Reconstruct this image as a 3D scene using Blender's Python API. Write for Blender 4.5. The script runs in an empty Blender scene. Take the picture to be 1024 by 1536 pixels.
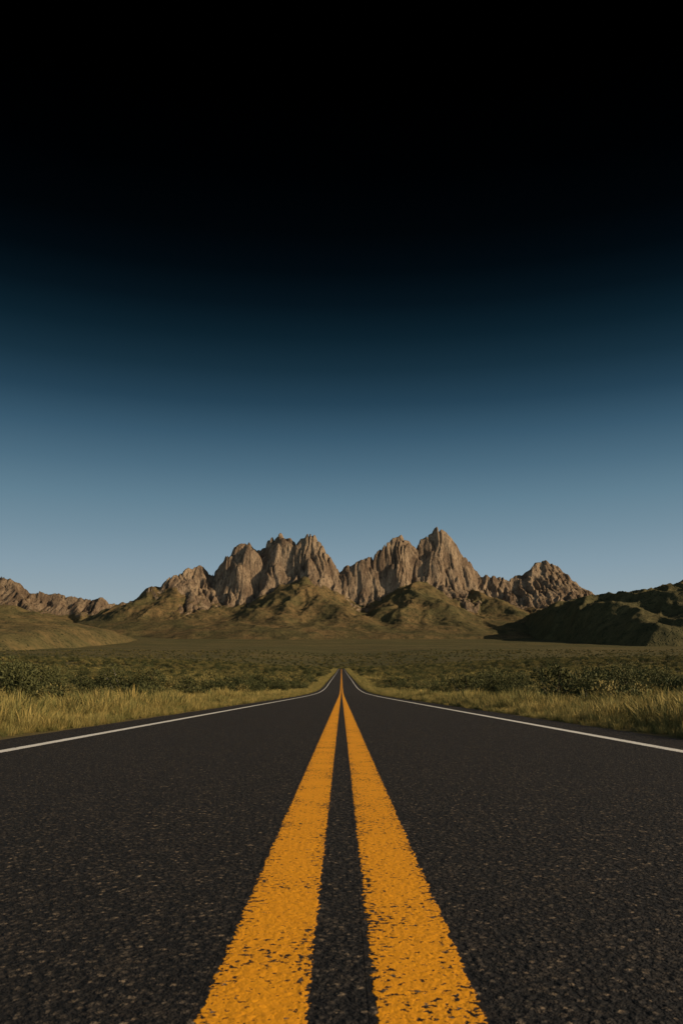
import bpy, math, random
import numpy as np
from mathutils import Vector
random.seed(7)
rng = np.random.default_rng(11)
scene = bpy.context.scene
CAM_H = 0.65
F = 1195.0
HZ = 1035.0
SUN_AZ = 107.0   # clockwise from +Y (road direction)
SUN_EL = 21.0

# ------------------------------------------------------------------ noise
_T = rng.random((256, 256)) * 2 * np.pi
_GX, _GY = np.cos(_T), np.sin(_T)
def gn(x, y, seed=0):
    x = np.asarray(x, float) + seed * 17.31; y = np.asarray(y, float) + seed * 9.77
    xi = np.floor(x).astype(int); yi = np.floor(y).astype(int)
    fx = x - xi; fy = y - yi
    u = fx*fx*fx*(fx*(fx*6-15)+10); v = fy*fy*fy*(fy*(fy*6-15)+10)
    def g(i, j):
        a = (xi+i) & 255; b = (yi+j) & 255
        return _GX[a, b]*(fx-i) + _GY[a, b]*(fy-j)
    return 1.45*((g(0,0)*(1-u)+g(1,0)*u)*(1-v) + (g(0,1)*(1-u)+g(1,1)*u)*v)
def fbm(x, y, o=4, seed=0, gain=.5):
    s = 0; a = 1; t = 0
    for i in range(o):
        s = s + a*gn(x, y, seed+i*3); t += a; a *= gain; x = x*2.03; y = y*2.03
    return s/t
def ridged(x, y, o=4, seed=0, gain=.5):
    s = 0; a = 1; t = 0
    for i in range(o):
        s = s + a*(1-np.abs(gn(x, y, seed+i*3))*1.6); t += a; a *= gain; x = x*2.07; y = y*2.07
    return s/t
def sstep(a, b, x):
    t = np.clip((x-a)/(b-a), 0, 1); return t*t*(3-2*t)

# ------------------------------------------------------------------ ground height
_py = [(-300,0),(80,0),(130,.2),(180,1.0),(287,4.3),(400,7.6),(600,13.5),(850,22),(1075,29.2),(1150,31.3),
       (1300,33),(1600,48),(2000,72),(3000,150),(4000,245),(4700,308),(6300,480),(8000,640),(14000,1100)]
_yy = np.arange(-300, 14000, 2.0)
_zz = np.interp(_yy, [p[0] for p in _py], [p[1] for p in _py])
def _sm(a, w):
    n = int(w/2)//2*2+1; k = np.hanning(n+2)[1:-1]; k /= k.sum()
    return np.convolve(np.pad(a, n//2, mode='edge'), k, 'valid')
_za = _sm(_zz, 70); _zb = _sm(_zz, 700)
_w = sstep(1250, 1900, _yy)
_zz = _za*(1-_w) + _zb*_w
def base(Y):
    return np.interp(Y, _yy, _zz)
def ground(X, Y):
    X = np.asarray(X, float); Y = np.asarray(Y, float)
    ax = np.abs(X)
    z = base(Y)
    z = z + 12*sstep(20, 320, ax)*sstep(150, 950, Y)*(1-sstep(2500, 4000, Y))
    und = sstep(6, 16, ax)
    z = z + und*(0.16*fbm(X/7, Y/9, 3, 1) + 0.5*fbm(X/45, Y/50, 3, 2)*sstep(40, 160, Y))
    z = z + sstep(40, 300, ax)*sstep(400, 1400, Y)*5*fbm(X/300, Y/260, 4, 5)
    shoulder = sstep(4.5, 6.0, ax)
    z = z - 0.06*(ax < 4.3) - 0.015*(1-shoulder)
    return z

# ------------------------------------------------------------------ helpers
def mesh_np(name, verts, faces, mat=None, smooth=False):
    verts = np.asarray(verts, np.float32); faces = np.asarray(faces, np.int32)
    me = bpy.data.meshes.new(name)
    n = faces.shape[1]
    me.vertices.add(len(verts)); me.vertices.foreach_set('co', verts.ravel())
    me.loops.add(faces.size); me.loops.foreach_set('vertex_index', faces.ravel())
    me.polygons.add(len(faces))
    me.polygons.foreach_set('loop_start', np.arange(0, faces.size, n, dtype=np.int32))
    me.polygons.foreach_set('use_smooth', np.full(len(faces), smooth))
    me.update(calc_edges=True); me.validate()
    if mat: me.materials.append(mat)
    return me
def add_obj(name, me):
    o = bpy.data.objects.new(name, me); scene.collection.objects.link(o); return o
def grid_faces(nr, nc):
    i = np.arange(nr-1)[:, None]*nc + np.arange(nc-1)[None, :]
    return np.stack([i, i+1, i+nc+1, i+nc], -1).reshape(-1, 4)
def s2l(c):
    return tuple(((v/255)/12.92 if v/255 <= .04045 else ((v/255+.055)/1.055)**2.4) for v in c)

class NT:
    def __init__(s, nt): s.nt = nt
    def n(s, t, **k):
        nd = s.nt.nodes.new(t)
        for a, v in k.items(): setattr(nd, a, v)
        return nd
    def l(s, a, b): s.nt.links.new(a, b)
    def m(s, op, a, b=None, c=None, clamp=False):
        nd = s.n('ShaderNodeMath', operation=op, use_clamp=clamp)
        for i, v in enumerate((a, b, c)):
            if v is None: continue
            if isinstance(v, (int, float)): nd.inputs[i].default_value = v
            else: s.l(v, nd.inputs[i])
        return nd.outputs[0]
    def mix(s, f, a, b, bt='MIX'):
        nd = s.n('ShaderNodeMix', data_type='RGBA', blend_type=bt)
        for i, v in ((0, f), (6, a), (7, b)):
            if isinstance(v, (int, float)): nd.inputs[i].default_value = v
            elif isinstance(v, tuple): nd.inputs[i].default_value = (*v, 1)
            else: s.l(v, nd.inputs[i])
        return nd.outputs[2]
    def mr(s, v, a, b, c=0, d=1):
        nd = s.n('ShaderNodeMapRange'); nd.interpolation_type = 'SMOOTHSTEP'
        s.l(v, nd.inputs[0])
        for i, q in enumerate((a, b, c, d)): nd.inputs[i+1].default_value = q
        return nd.outputs[0]
    def noise(s, vec, scale, detail=3, rough=.55):
        nd = s.n('ShaderNodeTexNoise'); s.l(vec, nd.inputs['Vector'])
        nd.inputs['Scale'].default_value = scale; nd.inputs['Detail'].default_value = detail
        nd.inputs['Roughness'].default_value = rough
        return nd.outputs['Fac']
    def vor(s, vec, scale, feature='F1'):
        nd = s.n('ShaderNodeTexVoronoi', feature=feature); s.l(vec, nd.inputs['Vector'])
        nd.inputs['Scale'].default_value = scale
        return nd
    def mapping(s, vec, sc=(1,1,1)):
        nd = s.n('ShaderNodeMapping'); s.l(vec, nd.inputs[0]); nd.inputs['Scale'].default_value = sc
        return nd.outputs[0]
def new_mat(name):
    m = bpy.data.materials.new(name); m.use_nodes = True
    nt = m.node_tree; b = nt.nodes['Principled BSDF']
    return m, NT(nt), b

# ------------------------------------------------------------------ asphalt / paint
def asphalt_nodes(t):
    co = t.n('ShaderNodeTexCoord').outputs['Object']
    v1 = t.vor(co, 54); v2 = t.vor(co, 150)
    sep = t.n('ShaderNodeSeparateColor'); t.l(v1.outputs['Color'], sep.inputs[0])
    sep2 = t.n('ShaderNodeSeparateColor'); t.l(v2.outputs['Color'], sep2.inputs[0])
    big = t.noise(co, .55, 4); mid = t.noise(co, 7, 5, .75); fin = t.noise(co, 25, 4, .75)
    c = t.mix(t.mr(sep2.outputs[0], .2, .95), (.012, .0105, .010), (.052, .043, .036))
    c = t.mix(t.mr(sep.outputs[0], .50, .8), c, (.095, .074, .053))
    c = t.mix(t.mr(sep.outputs[1], .86, .96), c, (.25, .185, .12))
    edge = t.mr(v1.outputs['Distance'], .35, .7)
    c = t.mix(edge, c, (.006, .0055, .006))
    c = t.mix(t.mr(fin, .42, .60, .9, 0), c, (.006, .0055, .006))
    c = t.mix(t.mr(big, .3, .7, 0, .3), c, (.015, .0135, .013))
    c = t.mix(t.mr(mid, .5, .72, 0, .40), c, (.068, .052, .038))
    h1 = t.m('MULTIPLY', t.m('SUBTRACT', 1.0, v1.outputs['Distance']), t.m('ADD', sep.outputs[2], .4))
    h = t.m('ADD', h1, t.m('MULTIPLY', v2.outputs['Distance'], -.4))
    h = t.m('ADD', h, t.m('MULTIPLY', fin, 1.8))
    return co, c, h, v1, sep
def mat_asphalt():
    m, t, b = new_mat('asphalt')
    co, c, h, v1, sep = asphalt_nodes(t)
    t.l(c, b.inputs['Base Color']); b.inputs['Roughness'].default_value = .82
    b.inputs['Specular IOR Level'].default_value = .25
    bp = t.n('ShaderNodeBump'); bp.inputs['Strength'].default_value = 1.0; bp.inputs['Distance'].default_value = .012
    t.l(h, bp.inputs['Height']); t.l(bp.outputs[0], b.inputs['Normal'])
    return m
def mat_paint(name, col, col2, xin, xout, wear):
    m, t, b = new_mat(name)
    co, c, h, v1, sep = asphalt_nodes(t)
    sx = t.n('ShaderNodeSeparateXYZ'); t.l(co, sx.inputs[0])
    ax = t.m('ABSOLUTE', sx.outputs[0])
    d = t.m('MINIMUM', t.m('SUBTRACT', ax, xin), t.m('SUBTRACT', xout, ax))
    n1 = t.noise(co, 26, 4, .65); n2 = t.noise(co, 48, 3, .6); n3 = t.noise(co, 3.5, 3)
    dd = t.m('ADD', d, t.m('MULTIPLY', t.m('SUBTRACT', n1, .5), .05))
    inside = t.mr(dd, -.001, .002)
    th = t.m('ADD', n2, t.m('MULTIPLY', n3, .40))
    th = t.m('ADD', th, t.m('MULTIPLY', t.m('SUBTRACT', sep.outputs[1], .5), .06))
    th = t.m('ADD', th, t.mr(d, 0.0, .07, .07, 0))
    chip = t.mr(th, wear, wear+.02)
    mask = t.m('MULTIPLY', inside, t.m('SUBTRACT', 1.0, chip))
    pc = t.mix(t.noise(co, 14, 5, .7), col2, col)
    pc = t.mix(t.mr(n2, .35, .5, .35, 0), pc, tuple(v*.55 for v in col))
    t.l(t.mix(mask, c, pc), b.inputs['Base Color'])
    b.inputs['Roughness'].default_value = .7; b.inputs['Specular IOR Level'].default_value = .25
    hh = t.m('MULTIPLY', h, t.m('SUBTRACT', 1.0, t.m('MULTIPLY', mask, .6)))
    hh = t.m('ADD', hh, t.m('MULTIPLY', mask, 1.6))
    bp = t.n('ShaderNodeBump'); bp.inputs['Strength'].default_value = .75; bp.inputs['Distance'].default_value = .006
    t.l(hh, bp.inputs['Height']); t.l(bp.outputs[0], b.inputs['Normal'])
    return m

ys = list(np.arange(-60, 60, .5)); y = 60.0; st = .6
while y < 1500: ys.append(y); y += st; st = min(st*1.03, 8)
while y < 13500: ys.append(y); st = min(st*1.02, 60); y += st
ys = np.array(ys)
ry = ys[ys <= 1290]

def strip(name, xs_fn, dz, mat):
    cols = xs_fn(ry)
    V = np.stack([np.stack([c, ry, base(ry)+dz], -1) for c in cols], 1).reshape(-1, 3)
    return mesh_np(name, V, grid_faces(len(ry), len(cols)), mat, True)
def road_cols(Y):
    el = -(4.45 + .07*fbm(Y/1.3, Y*0+3.3, 4, 3)); er = 4.45 + .07*fbm(Y/1.3, Y*0+8.3, 4, 4)
    return [el] + [np.full_like(Y, v) for v in (-3, -1.5, 0, 1.5, 3)] + [er]
road = add_obj('road', strip('road', road_cols, 0.0, mat_asphalt()))
my = mat_paint('yellow_road_paint', (.92, .39, .012), (.74, .29, .009), .071, .287, .815)
mw = mat_paint('white_road_paint', (.80, .78, .72), (.68, .66, .61), 3.53, 3.68, .88)
for nm, a, b_, mt in (('yellow_center_line', -.30, -.055, my), ('yellow_center_line', .055, .30, my),
                      ('white_edge_line', -3.71, -3.51, mw), ('white_edge_line', 3.51, 3.71, mw)):
    add_obj(nm, strip(nm, lambda Y, a=a, b_=b_: [np.full_like(Y, a), np.full_like(Y, b_)], .0007, mt))

# ------------------------------------------------------------------ terrain material
def mat_terrain(name, green=0.0, rockmul=1.0):
    m, t, b = new_mat(name)
    co = t.n('ShaderNodeTexCoord').outputs['Object']
    at = t.n('ShaderNodeAttribute'); at.attribute_name = 'rock'
    rock = at.outputs['Fac']
    nA = t.noise(co, .0035, 5, .6); nB = t.noise(co, .03, 4, .6); nC = t.noise(co, .012, 5, .65)
    vg = t.mix(t.mr(nA, .35, .65), (.165-.070*green, .105-.022*green, .044-.010*green), (.100-.02*green, .080-.01*green, .032))
    vg = t.mix(t.mr(nC, .45, .65, 0, .55), vg, (.050, .048, .021))
    vg = t.mix(t.mr(nB, .42, .7, 0, .6), vg, (.046, .046, .019))
    wv = t.n('ShaderNodeVectorMath', operation='ADD')
    nz = t.n('ShaderNodeTexNoise'); t.l(co, nz.inputs['Vector']); nz.inputs['Scale'].default_value = .03
    sc_ = t.n('ShaderNodeVectorMath', operation='SCALE'); t.l(nz.outputs['Color'], sc_.inputs[0]); sc_.inputs['Scale'].default_value = 30
    t.l(co, wv.inputs[0]); t.l(sc_.outputs[0], wv.inputs[1])
    v = t.vor(wv.outputs[0], .09)
    spc = t.n('ShaderNodeSeparateColor'); t.l(v.outputs['Color'], spc.inputs[0])
    dots = t.m('MULTIPLY', t.mr(v.outputs['Distance'], .5, .2), t.mr(spc.outputs[0], .35, .6, 0, .85))
    dots = t.m('MULTIPLY', dots, t.mr(nC, .35, .6, .35, 1.0))
    vg = t.mix(dots, vg, (.024, .028, .013))
    cm = t.mapping(co, (1, .6, .30))
    r1 = t.noise(cm, .012, 6, .62); r2 = t.noise(cm, .075, 5, .72)
    k = rockmul
    rc = t.mix(t.mr(r1, .35, .65), (.165*k, .111*k, .069*k), (.33*k, .238*k, .148*k))
    rc = t.mix(t.mr(r2, .48, .68, 0, .85), rc, (.056, .041, .029))
    rc = t.mix(t.mr(r2, .25, .42, .6, 0), rc, (.43*k, .32*k, .205*k))
    rk = t.mr(t.m('ADD', rock, t.m('MULTIPLY', t.m('SUBTRACT', nB, .5), .9)), .38, .60)
    t.l(t.mix(rk, vg, rc), b.inputs['Base Color'])
    b.inputs['Roughness'].default_value = .95; b.inputs['Specular IOR Level'].default_value = .1
    hv = t.m('ADD', t.m('MULTIPLY', nB, 4.0), t.m('ADD', t.m('MULTIPLY', dots, 3.0), t.m('MULTIPLY', nC, 10.0)))
    hr = t.m('ADD', t.m('MULTIPLY', r2, -24.0), t.m('MULTIPLY', r1, 30.0))
    mx = t.n('ShaderNodeMix', data_type='FLOAT'); t.l(rk, mx.inputs[0]); t.l(hv, mx.inputs[2]); t.l(hr, mx.inputs[3])
    bp = t.n('ShaderNodeBump'); bp.inputs['Strength'].default_value = 1.0; bp.inputs['Distance'].default_value = 1.0
    t.l(mx.outputs[0], bp.inputs['Height']); t.l(bp.outputs[0], b.inputs['Normal'])
    return m
def mat_ground():
    m, t, b = new_mat('scrubland_soil')
    co = t.n('ShaderNodeTexCoord').outputs['Object']
    nA = t.noise(t.mapping(co, (.5, 1.6, 1)), .004, 5, .6); nB = t.noise(t.mapping(co, (.4, 1, 1)), .03, 5, .65); nC = t.noise(co, .6, 4, .6); nD = t.noise(co, 25, 4, .7)
    c = t.mix(t.mr(nA, .38, .62), (.140, .110, .042), (.086, .082, .030))
    c = t.mix(t.mr(nB, .45, .68, 0, .55), c, (.044, .049, .019))
    c = t.mix(t.mr(nC, .4, .7, 0, .5), c, (.13, .10, .046))
    c = t.mix(t.mr(nD, .4, .7, 0, .5), c, (.05, .04, .022))
    v = t.vor(co, .12)
    dots = t.mr(v.outputs['Distance'], .45, .25, 0, .85)
    geo = t.n('ShaderNodeSeparateXYZ'); t.l(co, geo.inputs[0])
    far = t.mr(geo.outputs[1], 900, 1700)
    dots = t.m('MULTIPLY', t.m('MULTIPLY', dots, far), t.mr(nB, .35, .6, .2, 1.0))
    c = t.mix(dots, c, (.026, .031, .012))
    t.l(c, b.inputs['Base Color']); b.inputs['Roughness'].default_value = .95; b.inputs['Specular IOR Level'].default_value = .1
    h = t.m('ADD', t.m('MULTIPLY', nD, .02), t.m('MULTIPLY', t.m('ADD', dots, nB), t.m('MULTIPLY', far, 1.5)))
    bp = t.n('ShaderNodeBump'); bp.inputs['Strength'].default_value = .8; bp.inputs['Distance'].default_value = 1.0
    t.l(h, bp.inputs['Height']); t.l(bp.outputs[0], b.inputs['Normal'])
    return m

xs = [0, 2, 4.2, 4.45, 4.7, 5.1, 5.6, 6.2, 7.0]; st = .8
while xs[-1] < 9000: xs.append(xs[-1]+st); st = min(st*1.055, 120)
xs = np.array(xs); xs = np.concatenate([-xs[:0:-1], xs])
GX, GY = np.meshgrid(xs, ys)
GZ = ground(GX, GY)
g = add_obj('ground', mesh_np('ground', np.stack([GX, GY, GZ], -1).reshape(-1, 3), grid_faces(len(ys), len(xs)), mat_ground(), True))

# ------------------------------------------------------------------ mountains
def P(px, py, Y):
    return ((px-512)/F*Y, Y, CAM_H+(HZ-py)/F*Y)
CLIFF = ([0, 60, 190, 420, 900, 1600], [0, 100, 350, 580, 800, 950], 22)
SHOULD = ([0, 80, 250, 600, 1200], [0, 80, 230, 430, 600], 18)
SPUR = ([0, 100, 300, 600, 1200], [0, 50, 165, 285, 410], 36)
SKIRT = ([0, 150, 450, 1000, 1600], [0, 50, 150, 260, 360], 60)
LOW = ([0, 150, 400, 900, 1500], [0, 62, 135, 230, 320], 45)
NAR = ([0, 50, 140, 290, 700], [0, 68, 240, 440, 700], 26)
ROCKY = (id(CLIFF), id(SHOULD), id(NAR))
def relief(name, x0, x1, y0, y1, dx, dy, segs, mat, flute=1.0, gully=1.0, warp=1.0, seed=0):
    X, Y = np.meshgrid(np.arange(x0, x1, dx), np.arange(y0, y1, dy))
    Xw = X + warp*(32*fbm(X/420, Y/420, 3, seed+1) + 14*fbm(X/110, Y/110, 3, seed+2))
    Yw = Y + warp*(70*fbm(X/450, Y/450, 3, seed+5) + 22*fbm(X/120, Y/120, 3, seed+6))
    HH = [np.full_like(X, -1e4), np.full_like(X, -1e4)]
    def smax(A, B, k):
        q = np.clip(.5+.5*(A-B)/k, 0, 1); return B*(1-q)+A*q+k*q*(1-q)
    for (a, b, prof) in segs:
        ax, ay, az = a; bx, by, bz = b
        vx, vy = bx-ax, by-ay; L2 = vx*vx+vy*vy+1e-6
        t = np.clip(((Xw-ax)*vx+(Yw-ay)*vy)/L2, 0, 1)
        d = np.hypot(Xw-ax-t*vx, Yw-ay-t*vy)
        r = prof[2]; d = np.sqrt(d*d+r*r)-r
        h = az+t*(bz-az)-np.interp(d, prof[0], prof[1]) - (d > prof[0][-1])*(d-prof[0][-1])*.35
        g_ = 0 if id(prof) in ROCKY else 1
        HH[g_] = smax(HH[g_], h, 6.0 if g_ == 0 else 32.0)
    G = ground(X, Y)
    R, S = HH
    habr = np.clip(R-G, 0, None)
    f1 = ridged(Xw/190+.3*gn(X/300, Y/300, 4), Yw/620, 2, seed+15, .45)
    f2 = ridged(X/74+.5*gn(X/140, Y/110, 8), Y/300, 3, seed+18, .5)
    f3 = np.abs(gn(X/60+.9*gn(X/180, Y/160, 9), Y/380, seed+40))
    hi = sstep(60, 260, habr)
    vary = .45+.9*sstep(-.35, .35, fbm(X/240, Y/300, 2, seed+44))
    R = R + flute*hi*(50*(f1-.72) + vary*(32*(f2-.74) - 34*(1-sstep(0, .16, f3)))) + 7*hi*fbm(X/28, Y/28, 3, seed+21)
    habs = np.clip(S-G, 0, None)
    gl = ridged(X/210+.35*gn(X/300, Y/300, 5), Y/480, 4, seed+9, .42)
    S = S + gully*np.clip(habs*.13, 0, 28)*(gl-.72)*2.0 + 3*fbm(X/30, Y/30, 3, seed+22)*np.clip(habs/60, 0, 1)
    H = smax(R, S, 14.0)
    gyy, gxx = np.gradient(H, dy, dx); sl = np.hypot(gxx, gyy)
    dom = sstep(-25, 30, R-S+30*fbm(X/90, Y/90, 3, seed+30))
    rock = np.clip(dom*sstep(.28, .62, sl)*sstep(40, 200, habr+60*fbm(X/200, Y/200, 3, seed+12)), 0, 1)
    em = np.minimum(np.minimum(X-x0, x1-X), np.minimum(Y-y0, y1-Y))
    H = H - 350*(1-sstep(0, 420, em))
    H = np.maximum(H, G-25)
    me = mesh_np(name, np.stack([X, Y, H], -1).reshape(-1, 3), grid_faces(*X.shape), mat, True)
    at = me.attributes.new('rock', 'FLOAT', 'POINT'); at.data.foreach_set('value', rock.astype(np.float32).ravel())
    return add_obj(name, me)

YC = 6300
sky = [(112,945),(150,925),(185,907),(215,894),(240,881),(262,863),(285,851),(300,849),(311,865),(325,860),(345,834),(360,820),(372,814),
       (383,824),(394,836),(406,813),(420,803),(431,811),(441,829),(452,809),(462,803),(472,814),(485,832),(500,848),(512,858),(520,846),
       (540,841),(552,841),(562,838),(575,825),(590,810),(603,804),(613,811),(623,830),(633,812),(645,800),(655,794),(668,802),(680,820),
       (695,838),(710,856),(722,868),(740,867),(752,869),(760,876),(775,867),(790,857),(805,847),(818,845),(832,852),(848,871),(865,888),
       (882,897),(905,904),(930,911),(960,922),(1000,940)]
sky = [(a, b-4) for a, b in sky]
def depth(px): return YC + 120*math.sin(px/47.0) + (250 if px > 725 else 0)*min(1, (px-725)/60 if px > 725 else 0) - (200 if px < 300 else 0)*min(1, (300-px)/80 if px < 300 else 0)
segs = []
for i in range(len(sky)-1):
    (a, b), (c, d) = sky[i], sky[i+1]
    mid = (a+c)/2
    prof = CLIFF if 315 < mid < 715 else SHOULD
    if mid < 200 or mid > 880: prof = SPUR
    segs.append((P(a, b, depth(a)), P(c, d, depth(c)), prof))
def ridge(pts, prof):
    for i in range(len(pts)-1): segs.append((P(*pts[i]), P(*pts[i+1]), prof))
for pts in ([(372,812,6250),(362,842,6150),(350,885,5980),(344,905,5860)], [(345,831,6280),(334,865,6160),(326,905,5980)],
            [(420,802,6280),(412,838,6150),(398,880,5980),(385,910,5850)],
            [(462,802,6250),(462,838,6120),(470,872,6000),(480,900,5880)], [(485,831,6240),(494,862,6130),(508,905,5930)],
            [(520,843,6260),(538,872,6100),(545,905,5930)],
            [(603,803,6260),(598,840,6130),(588,884,5980)], [(575,822,6280),(566,856,6150),(556,900,5980)],
            [(655,793,6380),(650,832,6230),(640,868,6080)], [(668,801,6380),(678,840,6240),(686,885,6040)],
            [(695,837,6350),(706,862,6220),(722,895,6040)]):
    ridge(pts, NAR)
for pts, pr in (([(452,866,6000),(446,880,5750),(432,905,5400),(420,930,5000),(400,957,4500)], SPUR),
                ([(452,866,6000),(480,890,5600),(520,917,5150),(580,948,4600)], SPUR),
                ([(446,880,5750),(400,908,5400),(352,934,5000),(310,957,4600)], SPUR),
                ([(622,870,6040),(618,885,5700),(608,909,5300),(600,940,4800)], SPUR),
                ([(622,870,6040),(652,896,5500),(684,925,5100),(720,953,4650)], SPUR),
                ([(618,885,5700),(580,910,5400),(545,937,5000)], SPUR),
                ([(712,884,6080),(735,897,5850),(770,918,5500),(825,946,4950)], SPUR),
                ([(330,900,6020),(318,913,5700),(288,934,5300),(255,955,4850)], SPUR),
                ([(300,846,6280),(312,876,6080),(335,912,5850)], SHOULD),
                ([(285,848,6260),(264,880,6000)], SHOULD),
                ([(264,880,6000),(232,911,5600),(195,945,5100)], SPUR),
                ([(240,878,6120),(205,904,5800),(155,940,5300)], SPUR),
                ([(740,864,6350),(765,886,6150),(800,915,5850)], SHOULD),
                ([(818,842,6540),(812,874,6300),(806,908,6000)], SHOULD),
                ([(806,908,6000),(820,940,5500)], SPUR),
                ([(832,850,6540),(850,886,6250),(866,915,5850)], SHOULD),
                ([(866,900,6000),(900,928,5500)], SPUR),
                ([(220,932,5500),(900,935,5500)], SKIRT)):
    ridge(pts, pr)
relief('mountain_range', -3300, 3400, 3700, 7800, 7, 7, segs, mat_terrain('granite_and_scrub'), 1.0, 1.0, 1.0, 0)

segs = []
ridge([(-180,850,8800),(-90,872,8800),(0,864,8700),(15,866,8700),(45,885,8700),(80,891,8750),(115,896,8800),(150,895,8800),(172,904,8900),(215,925,9100),(260,945,9300)], SHOULD)
ridge([(15,868,8700),(40,905,8300),(70,940,7800)], SHOULD)
ridge([(-60,870,8700),(-20,905,8300),(0,935,7800)], SHOULD)
ridge([(115,898,8800),(120,918,8450),(125,938,8000)], SHOULD)
relief('mountain_range', -6200, -1200, 6900, 10200, 13, 13, segs, mat_terrain('red_granite', 0, .75), 1.1, 1.2, 1.2, 31)
segs = []
ridge([(-250,850,3900),(-100,880,3900),(0,906,3850),(50,922,3800),(90,938,3750),(125,958,3700)], LOW)
relief('hill', -3400, -700, 2000, 5200, 9, 9, segs, mat_terrain('hill_scrub', green=.3), 0, .8, .8, 47)
segs = []
ridge([(1280,800,5100),(1120,845,5100),(1024,874,5100),(1000,884,5100),(970,897,5150),(945,907,5200),(915,921,5250),(880,940,5300),(850,955,5300)], LOW)
ridge([(1060,862,5100),(1035,905,4700),(1000,945,4200)], SPUR)
ridge([(1000,884,5100),(985,915,4800),(960,948,4400)], SPUR)
ridge([(950,905,5180),(930,930,4900),(900,952,4500)], SPUR)
relief('hill', 900, 4400, 2900, 6800, 8, 8, segs, mat_terrain('hill_scrub_green', green=.8), 0, 1.3, 1.2, 61)

# ------------------------------------------------------------------ plants
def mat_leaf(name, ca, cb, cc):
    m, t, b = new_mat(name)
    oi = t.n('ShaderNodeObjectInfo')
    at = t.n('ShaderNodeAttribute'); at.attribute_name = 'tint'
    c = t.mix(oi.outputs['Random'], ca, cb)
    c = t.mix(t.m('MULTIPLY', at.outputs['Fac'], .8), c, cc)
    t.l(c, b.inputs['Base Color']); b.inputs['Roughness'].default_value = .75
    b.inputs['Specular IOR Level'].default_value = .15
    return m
leafm = mat_leaf('desert_foliage', (.066, .066, .021), (.155, .120, .038), (.23, .18, .058))
leafd = mat_leaf('dark_foliage', (.028, .035, .012), (.048, .050, .017), (.11, .105, .035))
stemm = new_mat('bark'); stemm[2].inputs['Base Color'].default_value = (.07, .05, .035, 1); stemm = stemm[0]

def shrub_mesh(name, seed, R=.85, Hh=1.15, nl=8, leaves=1500, ls=.05, mat=None):
    r = np.random.default_rng(seed)
    lobes = []
    for i in range(nl):
        a = r.random()*6.283; q = math.sqrt(r.random())*R*.72
        rr = R*(.20+.2*r.random())
        lobes.append((q*math.cos(a), q*math.sin(a), Hh*(.2+.65*r.random())*(1-.35*q/R), rr, rr*(.7+.4*r.random()), .2+.8*r.random()))
    lobes.append((0, 0, Hh*.3, R*.5, R*.35, .3))
    L = np.array(lobes)
    idx = r.integers(0, len(L), leaves)
    d = r.normal(size=(leaves, 3)); d /= np.linalg.norm(d, axis=1)[:, None]
    rad = (.45+.65*r.random(leaves)**.6)
    c = L[idx, :3] + d*rad[:, None]*np.stack([L[idx, 3], L[idx, 3], L[idx, 4]], 1)
    c[:, 2] = np.abs(c[:, 2])+.02
    up = d*.5 + r.normal(size=(leaves, 3))*.6 + np.array([0, 0, .5]); up /= np.linalg.norm(up, axis=1)[:, None]
    sd = np.cross(up, r.normal(size=(leaves, 3))); sd /= np.linalg.norm(sd, axis=1)[:, None]
    s = ls*(.6+.9*r.random(leaves))[:, None]
    q = np.stack([c, c+up*s*.9+sd*s*.42, c+up*s*2.0, c+up*s*.9-sd*s*.42], 1).reshape(-1, 3)
    f = np.arange(leaves*4).reshape(-1, 4)
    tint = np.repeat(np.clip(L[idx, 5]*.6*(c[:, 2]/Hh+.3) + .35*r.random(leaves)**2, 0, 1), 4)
    SV = []; SF = []
    for i in range(len(L)*2):
        b0 = r.normal(size=2)*.06*R; e = L[i % len(L), :3]+r.normal(size=3)*.12*R
        m_ = np.array([b0[0]*.5+e[0]*.55, b0[1]*.5+e[1]*.55, e[2]*.4])
        pts = [np.array([b0[0], b0[1], -.05]), m_, e]; rr = [.02*R, .013*R, .004*R]
        k = len(q)+len(SV)
        for p_, w in zip(pts, rr):
            for j in range(4):
                SV.append(p_+np.array([w*math.cos(j*1.571), w*math.sin(j*1.571), 0]))
        for s_ in range(2):
            for j in range(4):
                SF.append([k+s_*4+j, k+s_*4+(j+1) % 4, k+s_*4+4+(j+1) % 4, k+s_*4+4+j])
    V = np.concatenate([q, np.array(SV)]); FF = np.concatenate([f, np.array(SF)])
    me = mesh_np(name, V, FF, mat or leafm); me.materials.append(stemm)
    mi = np.zeros(len(FF), np.int32); mi[len(f):] = 1
    me.polygons.foreach_set('material_index', mi)
    a = me.attributes.new('tint', 'FLOAT', 'POINT')
    a.data.foreach_set('value', np.concatenate([tint, np.zeros(len(SV))]).astype(np.float32))
    return me

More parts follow.
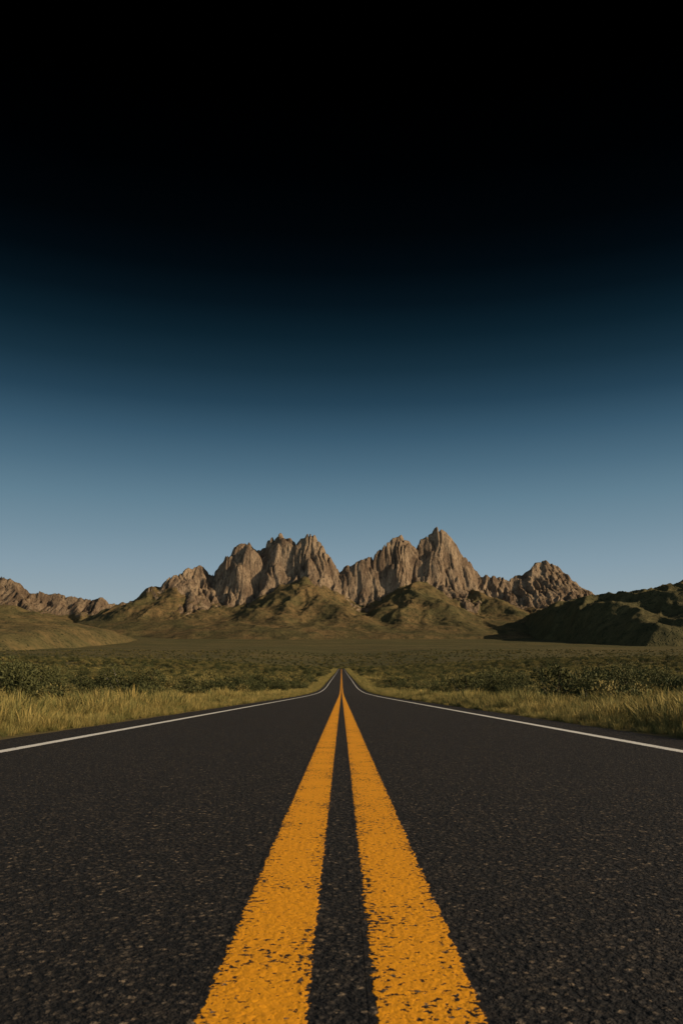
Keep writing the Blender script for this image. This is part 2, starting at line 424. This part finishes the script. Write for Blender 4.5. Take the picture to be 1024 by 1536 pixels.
def mat_grass():
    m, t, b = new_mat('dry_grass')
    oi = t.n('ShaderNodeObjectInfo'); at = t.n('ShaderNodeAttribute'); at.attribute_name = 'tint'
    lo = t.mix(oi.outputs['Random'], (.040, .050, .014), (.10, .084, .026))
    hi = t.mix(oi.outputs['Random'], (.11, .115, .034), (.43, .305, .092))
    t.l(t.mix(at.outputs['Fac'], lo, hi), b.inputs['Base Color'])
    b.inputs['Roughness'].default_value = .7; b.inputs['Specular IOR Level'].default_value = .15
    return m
grassm = mat_grass()
def tuft_mesh(name, seed, n=55, R=.16, Hh=.5, w=.006):
    r = np.random.default_rng(seed); V = []; FF = []; T = []
    for i in range(n):
        a = r.random()*6.283; q = R*math.sqrt(r.random()); bx, by = q*math.cos(a), q*math.sin(a)
        h = Hh*(.35+.75*r.random()); la = a+r.normal()*.7; ln = h*(.12+.6*r.random()**1.5)
        o = r.random()*6.283; wx, wy = math.cos(o)*w, math.sin(o)*w
        k = len(V); tb = r.random()*.35; head = r.random() < .3 and h > Hh*.75
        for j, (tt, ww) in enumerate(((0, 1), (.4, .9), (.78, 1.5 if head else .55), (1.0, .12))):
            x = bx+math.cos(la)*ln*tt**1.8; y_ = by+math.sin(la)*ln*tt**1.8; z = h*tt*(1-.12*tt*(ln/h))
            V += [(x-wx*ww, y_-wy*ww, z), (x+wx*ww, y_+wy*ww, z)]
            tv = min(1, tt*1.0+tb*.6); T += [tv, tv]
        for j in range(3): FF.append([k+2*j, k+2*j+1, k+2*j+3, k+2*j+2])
    me = mesh_np(name, V, FF, grassm)
    at = me.attributes.new('tint', 'FLOAT', 'POINT'); at.data.foreach_set('value', np.array(T, np.float32))
    return me

def coll_of(name, meshes):
    c = bpy.data.collections.new(name)
    for i, me in enumerate(meshes):
        c.objects.link(bpy.data.objects.new(me.name, me))
    return c
def scatter(name, coll, nvar, pts, rot, scl, pick=None):
    me = bpy.data.meshes.new(name); n = len(pts)
    me.vertices.add(n); me.vertices.foreach_set('co', np.asarray(pts, np.float32).ravel())
    a = me.attributes.new('rotv', 'FLOAT_VECTOR', 'POINT'); a.data.foreach_set('vector', np.asarray(rot, np.float32).ravel())
    a = me.attributes.new('sclv', 'FLOAT_VECTOR', 'POINT'); a.data.foreach_set('vector', np.asarray(scl, np.float32).ravel())
    if pick is None: pick = rng.integers(0, nvar, n)
    a = me.attributes.new('pick', 'INT', 'POINT'); a.data.foreach_set('value', pick.astype(np.int32))
    o = add_obj(name, me)
    ng = bpy.data.node_groups.new(name+'_scatter', 'GeometryNodeTree')
    ng.interface.new_socket('Geometry', in_out='INPUT', socket_type='NodeSocketGeometry')
    ng.interface.new_socket('Geometry', in_out='OUTPUT', socket_type='NodeSocketGeometry')
    N = ng.nodes; gi = N.new('NodeGroupInput'); go = N.new('NodeGroupOutput')
    ip = N.new('GeometryNodeInstanceOnPoints'); ci = N.new('GeometryNodeCollectionInfo')
    ci.inputs['Collection'].default_value = coll; ci.inputs['Separate Children'].default_value = True; ci.inputs['Reset Children'].default_value = True
    def na(nm, dt):
        q = N.new('GeometryNodeInputNamedAttribute'); q.data_type = dt; q.inputs['Name'].default_value = nm
        return [s for s in q.outputs if s.enabled][0]
    L = ng.links
    L.new(gi.outputs[0], ip.inputs['Points']); L.new(ci.outputs[0], ip.inputs['Instance'])
    ip.inputs['Pick Instance'].default_value = True
    L.new(na('pick', 'INT'), ip.inputs['Instance Index'])
    L.new(na('rotv', 'FLOAT_VECTOR'), ip.inputs['Rotation']); L.new(na('sclv', 'FLOAT_VECTOR'), ip.inputs['Scale'])
    L.new(ip.outputs[0], go.inputs[0])
    md = o.modifiers.new('scatter', 'NODES'); md.node_group = ng
    return o

def band(y0, y1, n, s0, s1, minx, spread=.56, pad=14, thr=-.2):
    Y = np.sqrt(rng.random(n)*(y1**2-y0**2)+y0**2)
    X = (rng.random(n)*2-1)*(spread*Y+pad)
    keep = (np.abs(X) > minx + 1.5*gn(Y/14, X*0+np.sign(X)*5, 2) + 1.0) | (Y > 1310)
    dn = fbm(X/26, Y/40, 3, 77)
    keep &= (dn > thr) | (rng.random(n) < .25)
    X, Y = X[keep], Y[keep]
    s = s0+(s1-s0)*rng.random(len(X))**1.5
    return X, Y, s
bs = [band(15, 60, 650, .6, 1.5, 7.2), band(60, 200, 3000, .9, 2.2, 7.0, thr=-.1), band(200, 600, 6800, 1.2, 3.2, 7.5, .52, thr=-.1),
      band(600, 1500, 12000, 1.8, 4.6, 11, .5, thr=-.1), band(1500, 2600, 3500, 2.5, 5.0, 0, .5)]
X = np.concatenate([b[0] for b in bs]); Y = np.concatenate([b[1] for b in bs]); S = np.concatenate([b[2] for b in bs])
Z = ground(X, Y)-.03*S
rot = np.stack([rng.normal(size=len(X))*.06, rng.normal(size=len(X))*.06, rng.random(len(X))*6.283], 1)
scl = np.stack([S*(.9+.3*rng.random(len(X))), S*(.9+.3*rng.random(len(X))), S*(.7+.4*rng.random(len(X)))], 1)
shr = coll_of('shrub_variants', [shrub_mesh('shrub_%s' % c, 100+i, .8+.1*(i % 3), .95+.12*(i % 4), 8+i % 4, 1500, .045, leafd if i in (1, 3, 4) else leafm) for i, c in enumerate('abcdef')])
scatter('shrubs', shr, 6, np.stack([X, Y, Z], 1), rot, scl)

for i, (bx, by, R, Hh) in enumerate([(-11.8, 44, 2.3, 2.1), (-10.9, 26, 1.8, 1.5), (-15.2, 38, 2.0, 2.0), (-9.6, 78, 2.2, 2.2), (9.9, 31, 1.45, 1.35),
                          (9.8, 49, 2.0, 1.9), (11.8, 27.5, 1.3, 1.2), (14.5, 42, 2.3, 1.9), (12.2, 62, 2.3, 2.2), (-19, 50, 2.4, 2.2), (19, 48, 2.3, 2.0),
                          (-9.0, 58, 1.5, 1.5), (-8.4, 33, .9, .8), (8.2, 38, 1.0, .9), (8.6, 24, .8, .7), (-7.4, 41, .7, .7), (7.3, 29, .55, .55), (-7.8, 22, .6, .55),
                          (8.5, 68, 1.4, 1.3), (-8.2, 100, 1.7, 1.6), (8.8, 105, 1.8, 1.7)]):
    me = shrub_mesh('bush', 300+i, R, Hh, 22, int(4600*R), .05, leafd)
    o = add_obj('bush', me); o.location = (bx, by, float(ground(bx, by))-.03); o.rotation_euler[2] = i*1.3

def gband(y0, y1, x0, x1, dens, s0, s1):
    n = int((y1-y0)*(x1-x0)*2*dens)
    Y = y0+rng.random(n)*(y1-y0); X = x0+rng.random(n)**1.15*(x1-x0)
    sg = np.where(rng.random(n) < .5, -1, 1)
    X = X + .25*gn(Y/2.2, sg*3.0, 6)
    X = np.maximum(X, 4.56)*sg
    keep = fbm(X/1.7, Y/2.4, 2, 55) > -.35
    X, Y = X[keep], Y[keep]
    edge = sstep(4.5, 5.8, np.abs(X))
    s = (s0+(s1-s0)*rng.random(len(X)))*(.4+.6*edge)
    s *= .85+1.1*fbm(X/2.0, Y/3.0, 3, 66)
    return X, Y, np.maximum(s, .25)
def gfield(y0, y1, n, s0, s1, minx):
    Y = np.sqrt(rng.random(n)*(y1**2-y0**2)+y0**2)
    X = (rng.random(n)*2-1)*(.53*Y+12)
    keep = (np.abs(X) > minx) & (fbm(X/18, Y/30, 3, 91) > -.15)
    X, Y = X[keep], Y[keep]
    return X, Y, s0+(s1-s0)*rng.random(len(X))
gs = [gband(2, 35, 4.6, 9.5, 26, .65, 1.15), gband(35, 110, 4.6, 9.5, 13, .7, 1.2), gband(110, 320, 4.7, 9.5, 6, .9, 1.4),
      gband(320, 1240, 4.9, 11, 1.6, 1.3, 2.1), gband(5, 60, 9.5, 28, 5, .8, 1.35),
      gfield(50, 200, 18000, 1.2, 2.8, 9), gfield(200, 600, 26000, 2.4, 5.0, 10)]
X = np.concatenate([b[0] for b in gs]); Y = np.concatenate([b[1] for b in gs]); S = np.concatenate([b[2] for b in gs])
rot = np.stack([rng.normal(size=len(X))*.08, rng.normal(size=len(X))*.08, rng.random(len(X))*6.283], 1)
scl = np.stack([S*1.1, S*1.1, S*np.where(S > 1.6, .7, 1)], 1)
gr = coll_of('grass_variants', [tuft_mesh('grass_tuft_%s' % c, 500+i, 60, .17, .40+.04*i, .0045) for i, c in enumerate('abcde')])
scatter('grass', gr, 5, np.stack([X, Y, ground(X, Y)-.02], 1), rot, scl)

# ------------------------------------------------------------------ sky + sun
w = bpy.data.worlds.new('World'); scene.world = w; w.use_nodes = True
t = NT(w.node_tree); bg = w.node_tree.nodes['Background']
co = t.n('ShaderNodeTexCoord').outputs['Generated']
sx = t.n('ShaderNodeSeparateXYZ'); t.l(co, sx.inputs[0])
zf = t.m('MULTIPLY', sx.outputs[2], 1/.7, clamp=True)
rp = t.n('ShaderNodeValToRGB'); t.l(zf, rp.inputs[0])
stops = [(1035,(164,178,184)),(900,(150,168,177)),(850,(134,157,171)),(800,(116,143,159)),(750,(98,129,147)),(700,(78,110,130)),(650,(58,90,111)),
         (600,(38,67,86)),(550,(24,49,64)),(500,(13,34,46)),(450,(6,20,29)),(400,(2,10,16)),(340,(1,4,7)),(250,(0,1,2)),(120,(0,0,0))]
el = rp.color_ramp.elements
while len(el) > 1: el.remove(el[-1])
for i, (yp, c) in enumerate(stops):
    tn = (HZ-yp)/F; z = tn/math.sqrt(1+tn*tn+.03)/.7
    e = el[0] if i == 0 else el.new(min(z, 1)); e.position = min(z, 1)
    e.color = (*s2l(c), 1)
sk = t.n('ShaderNodeTexSky', sky_type='NISHITA'); sk.sun_disc = False
sk.sun_elevation = math.radians(SUN_EL); sk.sun_rotation = math.radians(SUN_AZ)
# daylight sky added behind the camera to lift shadows; ahead only the elevation ramp
south = t.mr(sx.outputs[1], .05, -.55, 0, 1)
nish = t.mix(south, (0, 0, 0), sk.outputs[0])
bg.inputs['Strength'].default_value = .97; t.l(rp.outputs[0], bg.inputs['Color'])
bg2 = t.n('ShaderNodeBackground'); bg2.inputs['Strength'].default_value = .075; t.l(nish, bg2.inputs['Color'])
ad = t.n('ShaderNodeAddShader'); t.l(bg.outputs[0], ad.inputs[0]); t.l(bg2.outputs[0], ad.inputs[1])
t.l(ad.outputs[0], w.node_tree.nodes['World Output'].inputs['Surface'])

ld = bpy.data.lights.new('sun', 'SUN'); ld.energy = 5.0; ld.angle = math.radians(.5); ld.color = (1, .80, .55)
so = bpy.data.objects.new('sun', ld); scene.collection.objects.link(so)
a = math.radians(SUN_AZ); e = math.radians(SUN_EL)
so.rotation_euler = Vector((math.sin(a)*math.cos(e), math.cos(a)*math.cos(e), math.sin(e))).to_track_quat('Z', 'Y').to_euler()
so.location = (30, -20, 30)

# ------------------------------------------------------------------ camera
cd = bpy.data.cameras.new('camera'); cam = bpy.data.objects.new('camera', cd); scene.collection.objects.link(cam)
cam.location = (0, 0, CAM_H); cam.rotation_euler = (math.radians(90), 0, 0)
cd.sensor_fit = 'AUTO'; cd.sensor_width = 36; cd.lens = F/1536*36
cd.shift_y = (HZ-768)/1536
cd.clip_start = .05; cd.clip_end = 30000
cd.dof.use_dof = True; cd.dof.focus_distance = 9; cd.dof.aperture_fstop = 8
scene.camera = cam
scene.view_settings.view_transform = 'Standard'; scene.view_settings.look = 'None'; scene.view_settings.exposure = 0
